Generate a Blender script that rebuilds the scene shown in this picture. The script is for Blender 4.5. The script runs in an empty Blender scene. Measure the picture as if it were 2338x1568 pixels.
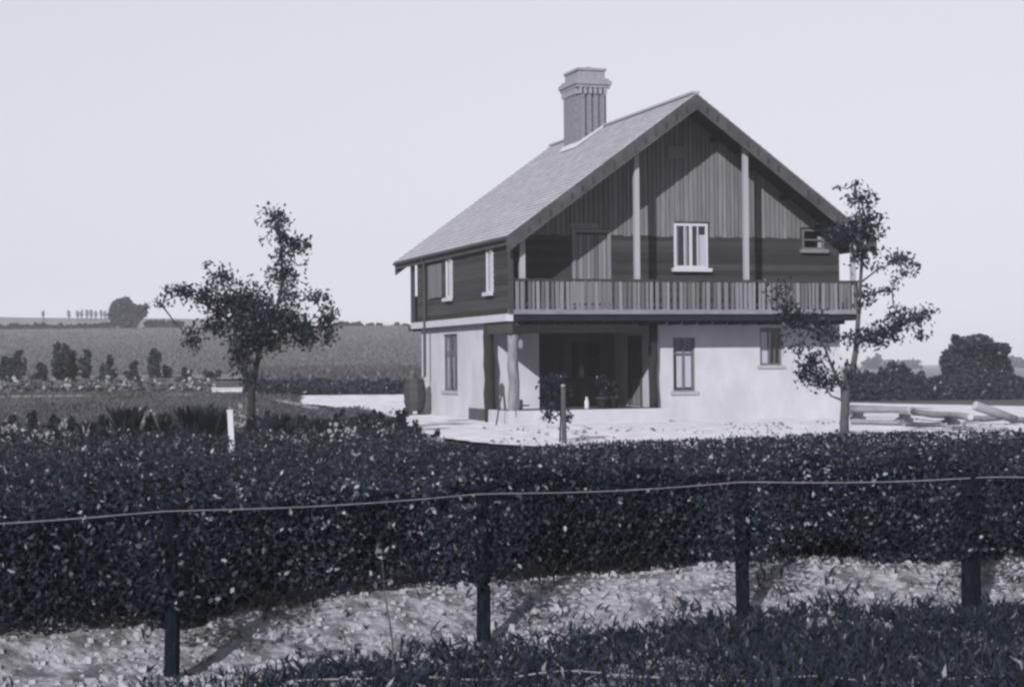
import bpy, math, random
import numpy as np
from mathutils import Matrix, Vector
random.seed(7); RNG = np.random.default_rng(11)
S = bpy.context.scene
COL = S.collection

# ------------------------------------------------------------------ camera
PIT, ROL, EYE, FPX = .011, -.009, 1.685, 4000.0      # FPX in pixels of a 2337 px wide print
CX, CY = 1168.5, 784.0
_fw = np.array([0, math.cos(PIT), math.sin(PIT)]); _up = np.array([0, -math.sin(PIT), math.cos(PIT)]); _rt = np.array([1., 0, 0])
_r = _rt*math.cos(ROL) + _up*math.sin(ROL); _u = _up*math.cos(ROL) - _rt*math.sin(ROL)
cam = bpy.data.cameras.new('camera'); camo = bpy.data.objects.new('camera', cam); COL.objects.link(camo)
cam.sensor_width = 36; cam.lens = 36*FPX/2337; cam.clip_start = .1; cam.clip_end = 6000
M = Matrix.Identity(4)
for i in range(3):
    M[i][0], M[i][1], M[i][2] = _r[i], _u[i], -_fw[i]
M[2][3] = EYE
camo.matrix_world = M; S.camera = camo

# ------------------------------------------------------------------ light
HYAW = .311                                             # house turned this much about z
SUN_EL = math.radians(26.0); SUN_AZ = math.radians(40.0) - HYAW     # light travels this far right of the view axis
w = bpy.data.worlds.new('World'); S.world = w; w.use_nodes = True
nt = w.node_tree; nt.nodes.clear()
sky = nt.nodes.new('ShaderNodeTexSky'); sky.sky_type = 'NISHITA'; sky.sun_disc = False
sky.sun_elevation = SUN_EL; sky.sun_rotation = math.pi + SUN_AZ
sky.air_density = 3.2; sky.dust_density = 0.35; sky.ozone_density = 1.0; sky.altitude = 100
bw = nt.nodes.new('ShaderNodeRGBToBW'); tintn = nt.nodes.new('ShaderNodeMix'); tintn.data_type = 'RGBA'; tintn.blend_type = 'MULTIPLY'
tintn.inputs[0].default_value = 1.0; tintn.inputs[7].default_value = (.965, .967, 1.09, 1)
bg = nt.nodes.new('ShaderNodeBackground'); bg.inputs[1].default_value = .075
wo = nt.nodes.new('ShaderNodeOutputWorld')
pwn = nt.nodes.new('ShaderNodeMath'); pwn.operation = 'POWER'; pwn.inputs[1].default_value = .4      # the blue-sensitive plate flattens the sky
mun = nt.nodes.new('ShaderNodeMath'); mun.operation = 'MULTIPLY'; mun.inputs[1].default_value = 3.0
nt.links.new(sky.outputs[0], bw.inputs[0]); nt.links.new(bw.outputs[0], pwn.inputs[0]); nt.links.new(pwn.outputs[0], mun.inputs[0]); nt.links.new(mun.outputs[0], tintn.inputs[6])
nt.links.new(tintn.outputs[2], bg.inputs[0]); nt.links.new(bg.outputs[0], wo.inputs[0])
sun = bpy.data.lights.new('sun', 'SUN'); sun.energy = 5.0; sun.angle = math.radians(.53); sun.color = (1.0, .97, .95)
suno = bpy.data.objects.new('sun', sun); COL.objects.link(suno)
ldir = Vector((math.sin(SUN_AZ)*math.cos(SUN_EL), math.cos(SUN_AZ)*math.cos(SUN_EL), -math.sin(SUN_EL)))
suno.rotation_euler = ldir.to_track_quat('-Z', 'Y').to_euler(); suno.location = (-20, -30, 30)
S.view_settings.view_transform = 'Standard'; S.view_settings.look = 'None'; S.view_settings.gamma = 1; S.view_settings.exposure = 0.6
S.view_settings.use_curve_mapping = False
S.render.engine = 'CYCLES'; S.cycles.pixel_filter_type = 'GAUSSIAN'; S.cycles.filter_width = 3.0
S.cycles.max_bounces = 6; S.cycles.diffuse_bounces = 3; S.cycles.volume_bounces = 0

# ------------------------------------------------------------------ terrain and pixel helpers
TY = [0, 45, 60, 72, 90, 105, 170, 250, 320, 600, 1400]
TZ = [0, 0, .12, .45, .94, 1.38, 3.75, 6.9, 6.9, 3, 0]
def sstep(t): t = np.clip(t, 0, 1); return t*t*(3-2*t)
def bump(x, y):
    return (.5*np.sin(x*1.7+.6*y)+.5*np.sin(y*2.1-x*.9+1)+.4*np.sin(x*4.3+y*3.1)+.3*np.sin(x*7.1-y*5.3))
def fence_y(x): return np.interp(x, [-4, -1.88, -.19, 1.5, 3.06, 5], [8.35, 9.61, 10.66, 11.5, 11.75, 12.0])
def g(x, y):
    x = np.asarray(x, float); y = np.asarray(y, float)
    u = x/np.maximum(y, 1); t = 1-sstep((u+.04)/.2)
    z = np.interp(y, TY, TZ)*t
    z = z + np.interp(y, [0, 90, 500, 1400], [0, 0, -1.5, -4])*(1-t)
    near = np.clip((20-y)/6, 0, 1)*np.clip((y-3)/3, 0, 1)
    z = z + .025*bump(x*1.3, y*1.3)*near
    k = y-fence_y(x)                                    # low bank rising behind the fence
    z = z + .2*sstep(k/1.0)*np.clip((26-y)/10, 0, 1)
    return z
def ray(px, py): return _fw + _r*(px-CX)/FPX - _u*(py-CY)/FPX
def at(px, py, Y):
    d = ray(px, py); return Vector(d*(Y/d[1])) + Vector((0, 0, EYE))
def gp(px, py):
    d = ray(px, py); o = np.array([0, 0, EYE]); prev = 3.0
    for Y in np.geomspace(4, 900, 900):
        p = o+d*(Y/d[1])
        if p[2] <= g(p[0], p[1]): break
    return Vector((p[0], p[1], float(g(p[0], p[1]))))
def px(p):
    d = np.array(p)-np.array([0, 0, EYE]); z = d@_fw
    return CX+FPX*(d@_r)/z, CY-FPX*(d@_u)/z

# ------------------------------------------------------------------ materials (the place is seen through a blue-grey monochrome plate)
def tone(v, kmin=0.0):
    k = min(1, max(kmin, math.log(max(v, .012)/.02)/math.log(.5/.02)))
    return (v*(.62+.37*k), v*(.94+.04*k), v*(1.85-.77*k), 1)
def mat(name, v, var=.25, scale=(4, 4, 4), rough=.8, bumpv=0.0, bscale=None, objrand=0.0, attr=None, v2=None, spec=.3, detail=6, thr=None, coord='Object', kmin=.97):
    m = bpy.data.materials.new(name); m.use_nodes = True; n = m.node_tree; N = n.nodes; L = n.links
    b = N['Principled BSDF']; b.inputs['Roughness'].default_value = rough; b.inputs['Specular IOR Level'].default_value = spec
    tc = N.new('ShaderNodeTexCoord'); mp = N.new('ShaderNodeMapping'); mp.inputs['Scale'].default_value = scale
    L.new(tc.outputs[coord], mp.inputs[0])
    vec = mp.outputs[0]
    if objrand:
        oi = N.new('ShaderNodeObjectInfo'); ad = N.new('ShaderNodeVectorMath'); ad.operation = 'ADD'
        ml = N.new('ShaderNodeVectorMath'); ml.operation = 'SCALE'; ml.inputs[0].default_value = (37, 53, 71)
        L.new(oi.outputs['Random'], ml.inputs['Scale']); L.new(ml.outputs[0], ad.inputs[1]); L.new(vec, ad.inputs[0]); vec = ad.outputs[0]
    no = N.new('ShaderNodeTexNoise'); no.inputs['Scale'].default_value = 1; no.inputs['Detail'].default_value = detail; no.inputs['Roughness'].default_value = .65
    L.new(vec, no.inputs[0])
    cr = N.new('ShaderNodeValToRGB'); e = cr.color_ramp.elements
    lo, hi = thr or (.3, .7); e[0].position = lo; e[1].position = hi
    a, c = (v*(1-var), v*(1+var)) if v2 is None else (v, v2)
    e[0].color = tone(a, kmin); e[1].color = tone(c, kmin)
    L.new(no.outputs[0], cr.inputs[0]); out = cr.outputs[0]
    src = None
    if objrand:
        mr = N.new('ShaderNodeMapRange'); mr.inputs[3].default_value = 1-objrand; mr.inputs[4].default_value = 1+objrand
        L.new(oi.outputs['Random'], mr.inputs[0]); src = mr.outputs[0]
    if attr:
        at_ = N.new('ShaderNodeAttribute'); at_.attribute_name = attr; src = at_.outputs['Fac']
    if src is not None:
        sc = N.new('ShaderNodeVectorMath'); sc.operation = 'SCALE'; L.new(out, sc.inputs[0]); L.new(src, sc.inputs['Scale']); out = sc.outputs[0]
    L.new(out, b.inputs['Base Color'])
    if bumpv:
        n2 = N.new('ShaderNodeTexNoise'); n2.inputs['Scale'].default_value = 1; n2.inputs['Detail'].default_value = 5
        m2 = N.new('ShaderNodeMapping'); m2.inputs['Scale'].default_value = bscale or tuple(s*3 for s in scale)
        L.new(tc.outputs[coord], m2.inputs[0]); L.new(m2.outputs[0], n2.inputs[0])
        bm = N.new('ShaderNodeBump'); bm.inputs['Strength'].default_value = bumpv; bm.inputs['Distance'].default_value = .05
        L.new(n2.outputs[0], bm.inputs['Height']); L.new(bm.outputs[0], b.inputs['Normal'])
    return m
def leafmat(name, v, rough=.55, trans=.15, kmin=0.0):
    m = bpy.data.materials.new(name); m.use_nodes = True; N = m.node_tree.nodes; L = m.node_tree.links
    b = N['Principled BSDF']; b.inputs['Roughness'].default_value = rough; b.inputs['Specular IOR Level'].default_value = .2
    a = N.new('ShaderNodeAttribute'); a.attribute_name = 'tone'
    cr = N.new('ShaderNodeValToRGB'); e = cr.color_ramp.elements
    e[0].position = 0; e[0].color = tone(v*.5, kmin); e[1].position = .5; e[1].color = tone(v*1.6, kmin)
    x = cr.color_ramp.elements.new(1.0); x.color = tone(.23, 1)
    L.new(a.outputs['Fac'], cr.inputs[0]); L.new(cr.outputs[0], b.inputs['Base Color'])
    t = N.new('ShaderNodeBsdfTranslucent'); L.new(cr.outputs[0], t.inputs[0])
    mx = N.new('ShaderNodeMixShader'); mx.inputs[0].default_value = trans
    o = N['Material Output']; L.new(b.outputs[0], mx.inputs[1]); L.new(t.outputs[0], mx.inputs[2]); L.new(mx.outputs[0], o.inputs[0])
    return m
def glassmat():
    m = bpy.data.materials.new('window_glass'); m.use_nodes = True; N = m.node_tree.nodes; L = m.node_tree.links; N.remove(N['Principled BSDF'])
    t = N.new('ShaderNodeBsdfTransparent'); t.inputs[0].default_value = (.95, .95, .97, 1); gl = N.new('ShaderNodeBsdfGlossy'); gl.inputs['Roughness'].default_value = .03
    lw = N.new('ShaderNodeLayerWeight'); lw.inputs[0].default_value = .5; mx = N.new('ShaderNodeMixShader'); pw = N.new('ShaderNodeMath'); pw.operation = 'POWER'; pw.inputs[1].default_value = 4
    ma = N.new('ShaderNodeMath'); ma.operation = 'MULTIPLY_ADD'; ma.inputs[1].default_value = .7; ma.inputs[2].default_value = .045
    L.new(lw.outputs['Facing'], pw.inputs[0]); L.new(pw.outputs[0], ma.inputs[0]); L.new(ma.outputs[0], mx.inputs[0]); L.new(t.outputs[0], mx.inputs[1]); L.new(gl.outputs[0], mx.inputs[2]); L.new(mx.outputs[0], N['Material Output'].inputs[0])
    return m
MT = dict(
    ground=mat('dark_soil', .04, .4, (1.5, 1.5, 1.5), .95, .4),
    grassland=mat('pasture', 0.1056, .25, (.25, .06, .25), .95, .3, v2=None, detail=8),
    lawn=mat('lawn_turf', 0.0493, .3, (1.2, .5, 1), .95, .3),
    chalk=mat('chalk_ground', 0.4224, .3, (1.6, 1.6, 1.6), .95, .35, (6, 6, 6)),
    bank=mat('chalk_bank', .07, 0, (5, 5, 5), .95, .8, (16, 16, 16), v2=.23, thr=(.40, .58), detail=9),
    path=mat('pale_path', 0.1901, .25, (2, 2, 2), .95, .3),
    render=mat('limewashed_render', 0.29, .14, (1.1, 1.1, .7), .9, .15, (14, 14, 14)),
    white=mat('white_paint', 0.31, .08, (6, 6, 2), .6),
    board=mat('weathered_board', 0.098, .3, (26, 26, 1.3), .85, .4, (60, 60, 3), objrand=.18),
    rail=mat('balcony_board', 0.1021, .3, (26, 26, 1.5), .85, .4, (60, 60, 3), objrand=.42),
    hboard=mat('dark_weatherboard', 0.03, .65, (3.5, 3.5, 22), .9, .7, (9, 9, 60), objrand=.45),
    timber=mat('dark_timber', 0.0282, .4, (9, 9, 3), .9, .4),
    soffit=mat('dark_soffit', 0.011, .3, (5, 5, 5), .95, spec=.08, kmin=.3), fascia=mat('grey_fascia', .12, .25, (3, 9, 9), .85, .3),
    pale=mat('pale_post_timber', 0.2112, .2, (18, 18, 1.5), .8, .3),
    logbark=mat('mottled_log', 0.1197, .5, (6, 6, 2), .95, .8, (18, 18, 6)),
    tile=mat('roof_tile', 0.2464, .14, (3, 3, 3), .85, .2, attr='tone'),
    barge=mat('stained_bargeboard', 0.034, .4, (2.2, 2.2, 2.2), .85, .3),
    brick=mat('chimney_brick', 0.1267, .25, (9, 9, 13), .9, .6, (25, 25, 40), v2=None),
    cap=mat('chimney_cap_brick', 0.176, .2, (9, 9, 13), .9, .6, (25, 25, 40)),
    lead=mat('flashing', 0.3379, .1, (4, 4, 4), .5),
    curtain=mat('white_curtain', 0.36, .1, (30, 30, 1), .9),
    frame=mat('grey_frame', 0.0704, .15, (8, 8, 2), .7),
    iron=mat('dark_iron', 0.02, .3, (8, 8, 8), .6),
    barrel=mat('barrel_oak', 0.026, .4, (14, 14, 2), .7, .3, objrand=.35),
    fpost=mat('dark_fence_post', 0.0055, .4, (14, 14, 3), .95, .5, spec=.05, kmin=.2),
    wire=mat('galvanised_wire', 0.13, .25, (12, 12, 12), .5),
    net=mat('netting_wire', 0.03, .25, (12, 12, 12), .6),
    bark=mat('dark_bark', 0.011, .45, (14, 14, 5), .95, .6),
    bark2=mat('grey_bark', 0.042, .4, (14, 14, 5), .95, .6),
    log=mat('pale_log', 0.14, .2, (3, 3, 3), .9, .4),
    stone=mat('chalk_stone', 0.2, .2, (9, 9, 9), .95),
    leaf=leafmat('hedge_leaf', 0.01), crop=leafmat('crop_leaf', 0.0075), tree=leafmat('tree_leaf', 0.009, .6, .2),
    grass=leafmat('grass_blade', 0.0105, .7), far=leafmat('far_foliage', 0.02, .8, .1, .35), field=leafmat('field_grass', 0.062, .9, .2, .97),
    lawnb=leafmat('lawn_blade', 0.04, .8, .15, .9), glass=glassmat(), black=mat('shade_black_beam', .01, .3, (5, 5, 5), .95, spec=.05), porch_shade=mat('shade_toned_render', 0.04, .35, (1.5, 1.5, 1.5), .9, .2))  # porch render and beam tones darkened to stand in for shade

# ------------------------------------------------------------------ mesh helpers
def link(name, me, m, parent=None):
    o = bpy.data.objects.new(name, me); COL.objects.link(o)
    if m is not None and not me.materials: me.materials.append(m)
    if parent is not None: o.parent = parent
    return o
class MB:
    def __init__(s): s.v = []; s.f = []
    def box(s, x0, x1, y0, y1, z0, z1):
        i = len(s.v)
        s.v += [(x0,y0,z0),(x1,y0,z0),(x1,y1,z0),(x0,y1,z0),(x0,y0,z1),(x1,y0,z1),(x1,y1,z1),(x0,y1,z1)]
        s.f += [(i+3,i+2,i+1,i),(i+4,i+5,i+6,i+7),(i,i+1,i+5,i+4),(i+1,i+2,i+6,i+5),(i+2,i+3,i+7,i+6),(i+3,i,i+4,i+7)]
        return s
    def prism(s, pts, axis, a, b):     # polygon pts (2d) extruded along axis from a to b
        n = len(pts); i = len(s.v)
        for t in (a, b):
            for p, q in pts:
                s.v.append({'y': (p, t, q), 'x': (t, p, q), 'z': (p, q, t)}[axis])
        s.f += [tuple(range(i, i+n))[::-1], tuple(range(i+n, i+2*n))]
        for k in range(n): s.f.append((i+k, i+(k+1) % n, i+n+(k+1) % n, i+n+k))
        return s
    def tube(s, pts, rad, n=6):
        P = [Vector(p) for p in pts]; rad = rad if hasattr(rad, '__len__') else [rad]*len(P); i0 = len(s.v)
        for k, p in enumerate(P):
            d = (P[min(k+1, len(P)-1)]-P[max(k-1, 0)]).normalized()
            a = d.cross(Vector((0, 0, 1)) if abs(d.z) < .9 else Vector((1, 0, 0))).normalized(); b = d.cross(a)
            for q in range(n):
                t = 2*math.pi*q/n; s.v.append(tuple(p+(a*math.cos(t)+b*math.sin(t))*rad[k]))
        for k in range(len(P)-1):
            for q in range(n):
                a0 = i0+k*n+q; a1 = i0+k*n+(q+1) % n; s.f.append((a0, a1, a1+n, a0+n))
        s.f += [tuple(i0+q for q in range(n))[::-1], tuple(i0+(len(P)-1)*n+q for q in range(n))]
        return s
    def lathe(s, prof, n=16, c=(0, 0, 0)):
        i0 = len(s.v)
        for r, z in prof:
            for q in range(n):
                t = 2*math.pi*q/n; s.v.append((c[0]+r*math.cos(t), c[1]+r*math.sin(t), c[2]+z))
        for k in range(len(prof)-1):
            for q in range(n):
                a0 = i0+k*n+q; a1 = i0+k*n+(q+1) % n; s.f.append((a0, a1, a1+n, a0+n))
        s.f += [tuple(i0+q for q in range(n))[::-1], tuple(i0+(len(prof)-1)*n+q for q in range(n))]
        return s
    def build(s, name, m, parent=None, smooth=False):
        me = bpy.data.meshes.new(name); me.from_pydata(s.v, [], s.f); me.update()
        if smooth:
            for p in me.polygons: p.use_smooth = True
        return link(name, me, m, parent)
def tag(o, label, cat, group=None, kind=None):
    o['label'] = label; o['category'] = cat
    if group: o['group'] = group
    if kind: o['kind'] = kind
    return o
def struct(o): o['kind'] = 'structure'; return o
def empty(name, loc=(0, 0, 0), rz=0):
    o = bpy.data.objects.new(name, None); COL.objects.link(o); o.location = loc; o.rotation_euler = (0, 0, rz); return o
_ub = None
def ubox(name, m, parent, x0, x1, y0, y1, z0, z1, rot=None):   # pieces that share one unit-box mesh per material
    key = 'piece_'+m.name
    me = bpy.data.meshes.get(key)
    if me is None:
        b = MB().box(-.5, .5, -.5, .5, -.5, .5); me = bpy.data.meshes.new(key); me.from_pydata(b.v, [], b.f); me.materials.append(m)
    o = bpy.data.objects.new(name, me); COL.objects.link(o); o.parent = parent
    o.location = ((x0+x1)/2, (y0+y1)/2, (z0+z1)/2); o.scale = (x1-x0, y1-y0, z1-z0)
    if rot: o.rotation_euler = rot
    return o
def quads(name, V, tonev, m, parent=None):          # V (n,4,3): loose quads with a tone attribute per face
    n = len(V); me = bpy.data.meshes.new(name)
    me.vertices.add(n*4); me.vertices.foreach_set('co', np.ascontiguousarray(V, dtype=np.float32).ravel())
    me.loops.add(n*4); me.loops.foreach_set('vertex_index', np.arange(n*4, dtype=np.int32))
    me.polygons.add(n); me.polygons.foreach_set('loop_start', np.arange(0, n*4, 4, dtype=np.int32))
    a = me.attributes.new('tone', 'FLOAT', 'FACE'); a.data.foreach_set('value', np.asarray(tonev, dtype=np.float32))
    me.update(calc_edges=True); return link(name, me, m, parent)
def unit(v): return v/np.maximum(np.linalg.norm(v, axis=-1, keepdims=True), 1e-6)
def leaf_quads(c, size, axis, aspect=.5, fold=.25):
    n = len(c); a = unit(axis); r = unit(np.cross(a, unit(RNG.normal(size=(n, 3))))); nn = np.cross(a, r); s = size[:, None]
    V = np.empty((n, 4, 3)); V[:, 0] = c-a*s*.5; V[:, 2] = c+a*s*.5
    V[:, 1] = c+r*s*aspect*.5+nn*s*fold*.2; V[:, 3] = c-r*s*aspect*.5+nn*s*fold*.2
    return V
def tones(n, pale=.05, lo=.0, hi=.55):
    t = RNG.uniform(lo, hi, n); k = RNG.random(n) < pale; t[k] = RNG.uniform(.65, 1.0, k.sum()); return t
def blob_leaves(blobs, size, droop=-.3, shell=.5, pale=.04):
    C = []
    for (c, r, n) in blobs:
        if shell < .2:
            q = np.clip(RNG.normal(size=(n, 3))*.54, -1.5, 1.5); C.append(np.array(c)+q*np.array(r)); continue
        d = unit(RNG.normal(size=(n, 3))); rr = RNG.random(n)**(1/3.)*(1-shell)+shell*RNG.random(n)**.3
        C.append(np.array(c)+d*rr[:, None]*np.array(r))
    C = np.concatenate(C); n = len(C)
    ax = RNG.normal(size=(n, 3)); ax[:, 2] = ax[:, 2]*.6+droop*2
    return leaf_quads(C, size*RNG.uniform(.6, 1.3, n), ax), tones(n, pale)

# ------------------------------------------------------------------ ground sheets
def sheet(name, ys, xl, xr, nc, m, off, jag=0):
    V = []; F = []
    for i, y in enumerate(ys):
        a, b = xl(y), xr(y)
        if jag: a += random.uniform(-jag, jag); b += random.uniform(-jag, jag)
        for j in range(nc+1):
            x = a+(b-a)*j/nc; V.append((x, y, float(g(x, y))+off(y)))
    for i in range(len(ys)-1):
        for j in range(nc):
            k = i*(nc+1)+j; F.append((k, k+1, k+nc+2, k+nc+1))
    me = bpy.data.meshes.new(name); me.from_pydata(V, [], F); me.update()
    for p in me.polygons: p.use_smooth = True
    return struct(link(name, me, m))
ysG = list(np.concatenate([np.arange(-12, 6, 1.0), np.arange(6, 20, .15), np.arange(20, 70, .8), np.geomspace(70, 1300, 90)]))
sheet('ground', ysG, lambda y: -14-.75*max(y, 0), lambda y: 14+.75*max(y, 0), 130, MT['ground'], lambda y: -.05 if y > 30 else -.012)
sheet('pasture', list(np.geomspace(88, 1290, 120)), lambda y: -14-.74*y, lambda y: 14+.74*y, 110, MT['grassland'], lambda y: .05+.0008*y)
sheet('lawn', list(np.arange(45, 89, .8)), lambda y: -40, lambda y: float(np.interp(y, [45, 60, 66, 74, 90], [-7.5, -8.5, -9, -4, -4])), 40, MT['lawn'], lambda y: .02)
sheet('chalk_yard', list(np.arange(33.5, 72, .5)), lambda y: float(np.interp(y, [33.5, 36, 39, 48, 55, 60, 64, 72], [1.5, -.3, -1.7, -2.9, -3.9, -5.4, -7.6, -8.6])), lambda y: float(np.interp(y, [33, 60, 72], [15, 18, 10])), 40, MT['chalk'], lambda y: .03, .15)
sheet('chalk_bank', list(np.arange(7.2, 15.5, .08)), lambda y: -5, lambda y: 6, 110, MT['bank'], lambda y: .0)
b0, b1, b2 = gp(480, 893), gp(590, 905), gp(730, 937)
sheet('garden_path', list(np.linspace(b2.y, b1.y, 14)), lambda y: b2.x+(b1.x-b2.x)*(y-b2.y)/(b1.y-b2.y)-.25, lambda y: b2.x+(b1.x-b2.x)*(y-b2.y)/(b1.y-b2.y)+.25, 4, MT['path'], lambda y: .05, .06)

# ------------------------------------------------------------------ the house
H = empty('house', (-.08, 46.48, 0), HYAW)
tag(H, 'two-storey gabled house, white below and dark boarded above, with balcony and tall chimney', 'house')
XL, XC, ZR, ZE, XB, RF, RB = -.127, 5.356, 9.0, 5.025, 10.46, -.27, 11.83
XR = 2*XC-XL; SL = (ZR-ZE)/(XC-XL); YW = 1.2; YR = 9.6
def roofz(x): return ZR-abs(x-XC)*SL
def wall(name, m, openings, fixed, span, z, plane, parent=H):
    """plane 'y': wall in XZ between fixed[0..1]; plane 'x': wall in YZ. openings (a0,a1,z0,z1) are left out"""
    us = sorted({span[0], span[1], *[o[0] for o in openings], *[o[1] for o in openings]})
    zs = sorted({z[0], z[1], *[o[2] for o in openings], *[o[3] for o in openings]})
    b = MB()
    for i in range(len(us)-1):
        for j in range(len(zs)-1):
            cu, cz = (us[i]+us[i+1])/2, (zs[j]+zs[j+1])/2
            if any(o[0] < cu < o[1] and o[2] < cz < o[3] for o in openings): continue
            if plane == 'y': b.box(us[i], us[i+1], fixed[0], fixed[1], zs[j], zs[j+1])
            else: b.box(fixed[0], fixed[1], us[i], us[i+1], zs[j], zs[j+1])
    return b.build(name, m, parent)
# openings
O_low1 = (5.22, 5.89, .84, 2.35); O_low2 = (7.91, 8.6, 1.55, 2.62); O_side = (5.5, 7.1, .87, 2.56)
O_up = (5.27, 6.3, 4.3, 5.56); O_small = (9.27, 9.97, 4.87, 5.45); O_door = (2.3, 3.3, 2.98, 5.3)
O_s1 = (5.38, 5.98, 3.62, 4.83); O_s2 = (1.32, 1.86, 3.62, 4.86); O_rdoor = (2.12, 3.02, .42, 2.36)
wall('front_wall', MT['render'], [O_low1, O_low2], (YW, YW+.2), (4.83, XB), (-.2, 2.8), 'y')
wall('left_wall', MT['render'], [O_side], (.15, .35), (2.25, YR), (-.2, 2.8), 'x')
wall('right_wall', MT['render'], [], (XB-.2, XB), (YW+.2, YR), (-.2, 2.8), 'x')
wall('rear_wall', MT['render'], [], (YR-.2, YR), (.35, XB-.2), (-.2, 2.8), 'y')
wall('porch_side_wall', MT['render'], [O_rdoor], (4.63, 4.83), (YW, 4.2), (-.2, 2.8), 'x')
wall('porch_front_wall', MT['render'], [], (2.25, 2.45), (.35, 1.6), (-.2, 2.8), 'y')
wall('porch_inner_wall', MT['porch_shade'], [], (1.4, 1.6), (2.45, 4.2), (-.2, 2.8), 'x')  # porch recess: its shade is put into this darker wall and floor colour
wall('porch_back_wall', MT['porch_shade'], [(2.05, 2.95, .42, 2.4), (3.25, 4.2, 1.2, 2.3)], (4.2, 4.4), (1.4, 4.83), (-.2, 2.8), 'y')
MB().box(.1, 4.63, .3, 4.2, -.2, .40).build('porch_floor', MT['porch_shade'], H); MB().box(.0, .098, .3, 2.248, -.2, .403).box(.0, 4.63, .12, .298, -.2, .405).build('porch_plinth', MT['render'], H)
up = MB().box(.02, XB-.02, .03, 10.35, 2.803, 2.95).build('upper_floor', MT['soffit'], H)
for i in range(22):
    x = .45+i*.46; ubox('joist', MT['soffit'], up, x, x+.09, .42, YW-.02 if x > 4.6 else 2.2, 2.70, 2.80)
# upper walls
uw = MB().prism([(.1, 2.952), (XB-.1, 2.952), (XB-.1, roofz(XB)-.14), (XC, roofz(XC)-.14), (.1, roofz(.1)-.14)], 'y', YR-.15, YR).build('rear_gable_wall', MT['timber'], H)
def sub_iv(a, b, z0, z1, ops):
    iv = [(a, b)]
    for o in ops:
        if z1 <= o[2] or z0 >= o[3]: continue
        n = []
        for s, e in iv:
            if o[0] > s: n.append((s, min(e, o[0])))
            if o[1] < e: n.append((max(s, o[1]), e))
        iv = [(s, e) for s, e in n if e-s > .02]
    return iv
fw_ = wall('upper_front_wall', MT['timber'], [O_up[:2]+(O_up[2], 5.2), O_small[:2]+(O_small[2], 5.2), O_door[:2]+(2.952, 5.2)], (YW+.03, YW+.15), (.1, XB-.1), (2.952, 5.2), 'y')
z = 2.97
while z < 5.15:
    for s, e in sub_iv(.1, XB-.02, z, z+.16, [O_up, O_small, O_door]):
        ubox('weatherboard', MT['hboard'], fw_, s, e, YW-.005, YW+.03, z, z+.17, (math.radians(random.uniform(5, 10)), 0, 0))
    z += .16
# gable boards: vertical, each its own piece
gw = MB()
for (xa, xb_, za) in ((.1, O_up[0], 5.2), (O_up[1], O_small[0], 5.2), (O_small[1], XB-.1, 5.2)):
    pts = [(xa, za), (xb_, za), (xb_, roofz(xb_)-.14)] + ([(XC, roofz(XC)-.14)] if xa < XC < xb_ else []) + [(xa, roofz(xa)-.14)]
    gw.prism(pts, 'y', YW+.03, YW+.15)
gw.prism([(O_up[0], O_up[3]), (O_up[1], O_up[3]), (O_up[1], roofz(O_up[1])-.14), (XC, roofz(XC)-.14), (O_up[0], roofz(O_up[0])-.14)], 'y', YW+.03, YW+.15)
gw.prism([(O_small[0], O_small[3]), (O_small[1], O_small[3]), (O_small[1], roofz(O_small[1])-.14), (O_small[0], roofz(O_small[0])-.14)], 'y', YW+.03, YW+.15)
gwo = gw.build('gable_wall', MT['timber'], H)
x = .3
while x < XB-.2:
    wd = random.uniform(.115, .16); x1 = x+wd-.022; z0 = 5.2+random.uniform(-.03, .01); prot = random.uniform(0, .02)
    if O_up[0]-.03 < (x+x1)/2 < O_up[1]+.03: z0 = O_up[3]+.05
    if O_small[0]-.03 < (x+x1)/2 < O_small[1]+.03: z0 = O_small[3]+.05
    if O_door[0]-.02 < (x+x1)/2 < O_door[1]+.02: z0 = O_door[3]+.08
    za, zb = roofz(x)-.14, roofz(x1)-.14
    if min(za, zb) > z0+.05:
        MB().prism([(x, z0), (x1, z0), (x1, zb), (x, za)], 'y', YW-.012-prot, YW+.03).build('gable_board', MT['board'], gwo)
    x += wd
# left upper wall with horizontal boards, its front part screens the balcony
lw = wall('upper_left_wall', MT['timber'], [O_s1, O_s2], (.03, .15), (.02, YR-.16), (2.99, 4.9), 'x')
z = 2.99
while z < 4.86:
    for s, e in sub_iv(.0, YR-.15, z, z+.15, [O_s1, O_s2, (6.6, 8.1, 3.66, 4.72)]):
        ubox('weatherboard', MT['hboard'], lw, -.005, .03, s, e, z, z+.16, (0, math.radians(-random.uniform(5, 10)), 0))
    z += .15
MB().box(.03, .15, YR-.16, YR, 2.99, 4.9).build('corner_stud', MT['timber'], H)
sh = MB().box(.005, .03, 6.6, 8.1, 3.66, 4.72).build('shutter', MT['timber'], H)
for i in range(11): ubox('shutter_board', MT['board'], sh, -.03, .004, 6.62+i*.134, 6.62+i*.134+.11, 3.68, 4.70)
rw = wall('upper_right_wall', MT['timber'], [], (XB-.15, XB-.03), (YW+.16, YR-.16), (2.99, 4.9), 'x')
for i in range(12): ubox('weatherboard', MT['hboard'], rw, XB-.03, XB+.005, YW, YR, 2.99+i*.158, 2.99+i*.158+.165, (0, math.radians(5), 0))
# white side beam and front fascia
MB().box(-.08, .12, -.02, 10.05, 2.79, 2.985).build('side_beam', MT['white'], H)
MB().box(-.06, .3, 10.052, 10.45, 2.72, 2.93).build('beam_end', MT['timber'], H)
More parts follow.
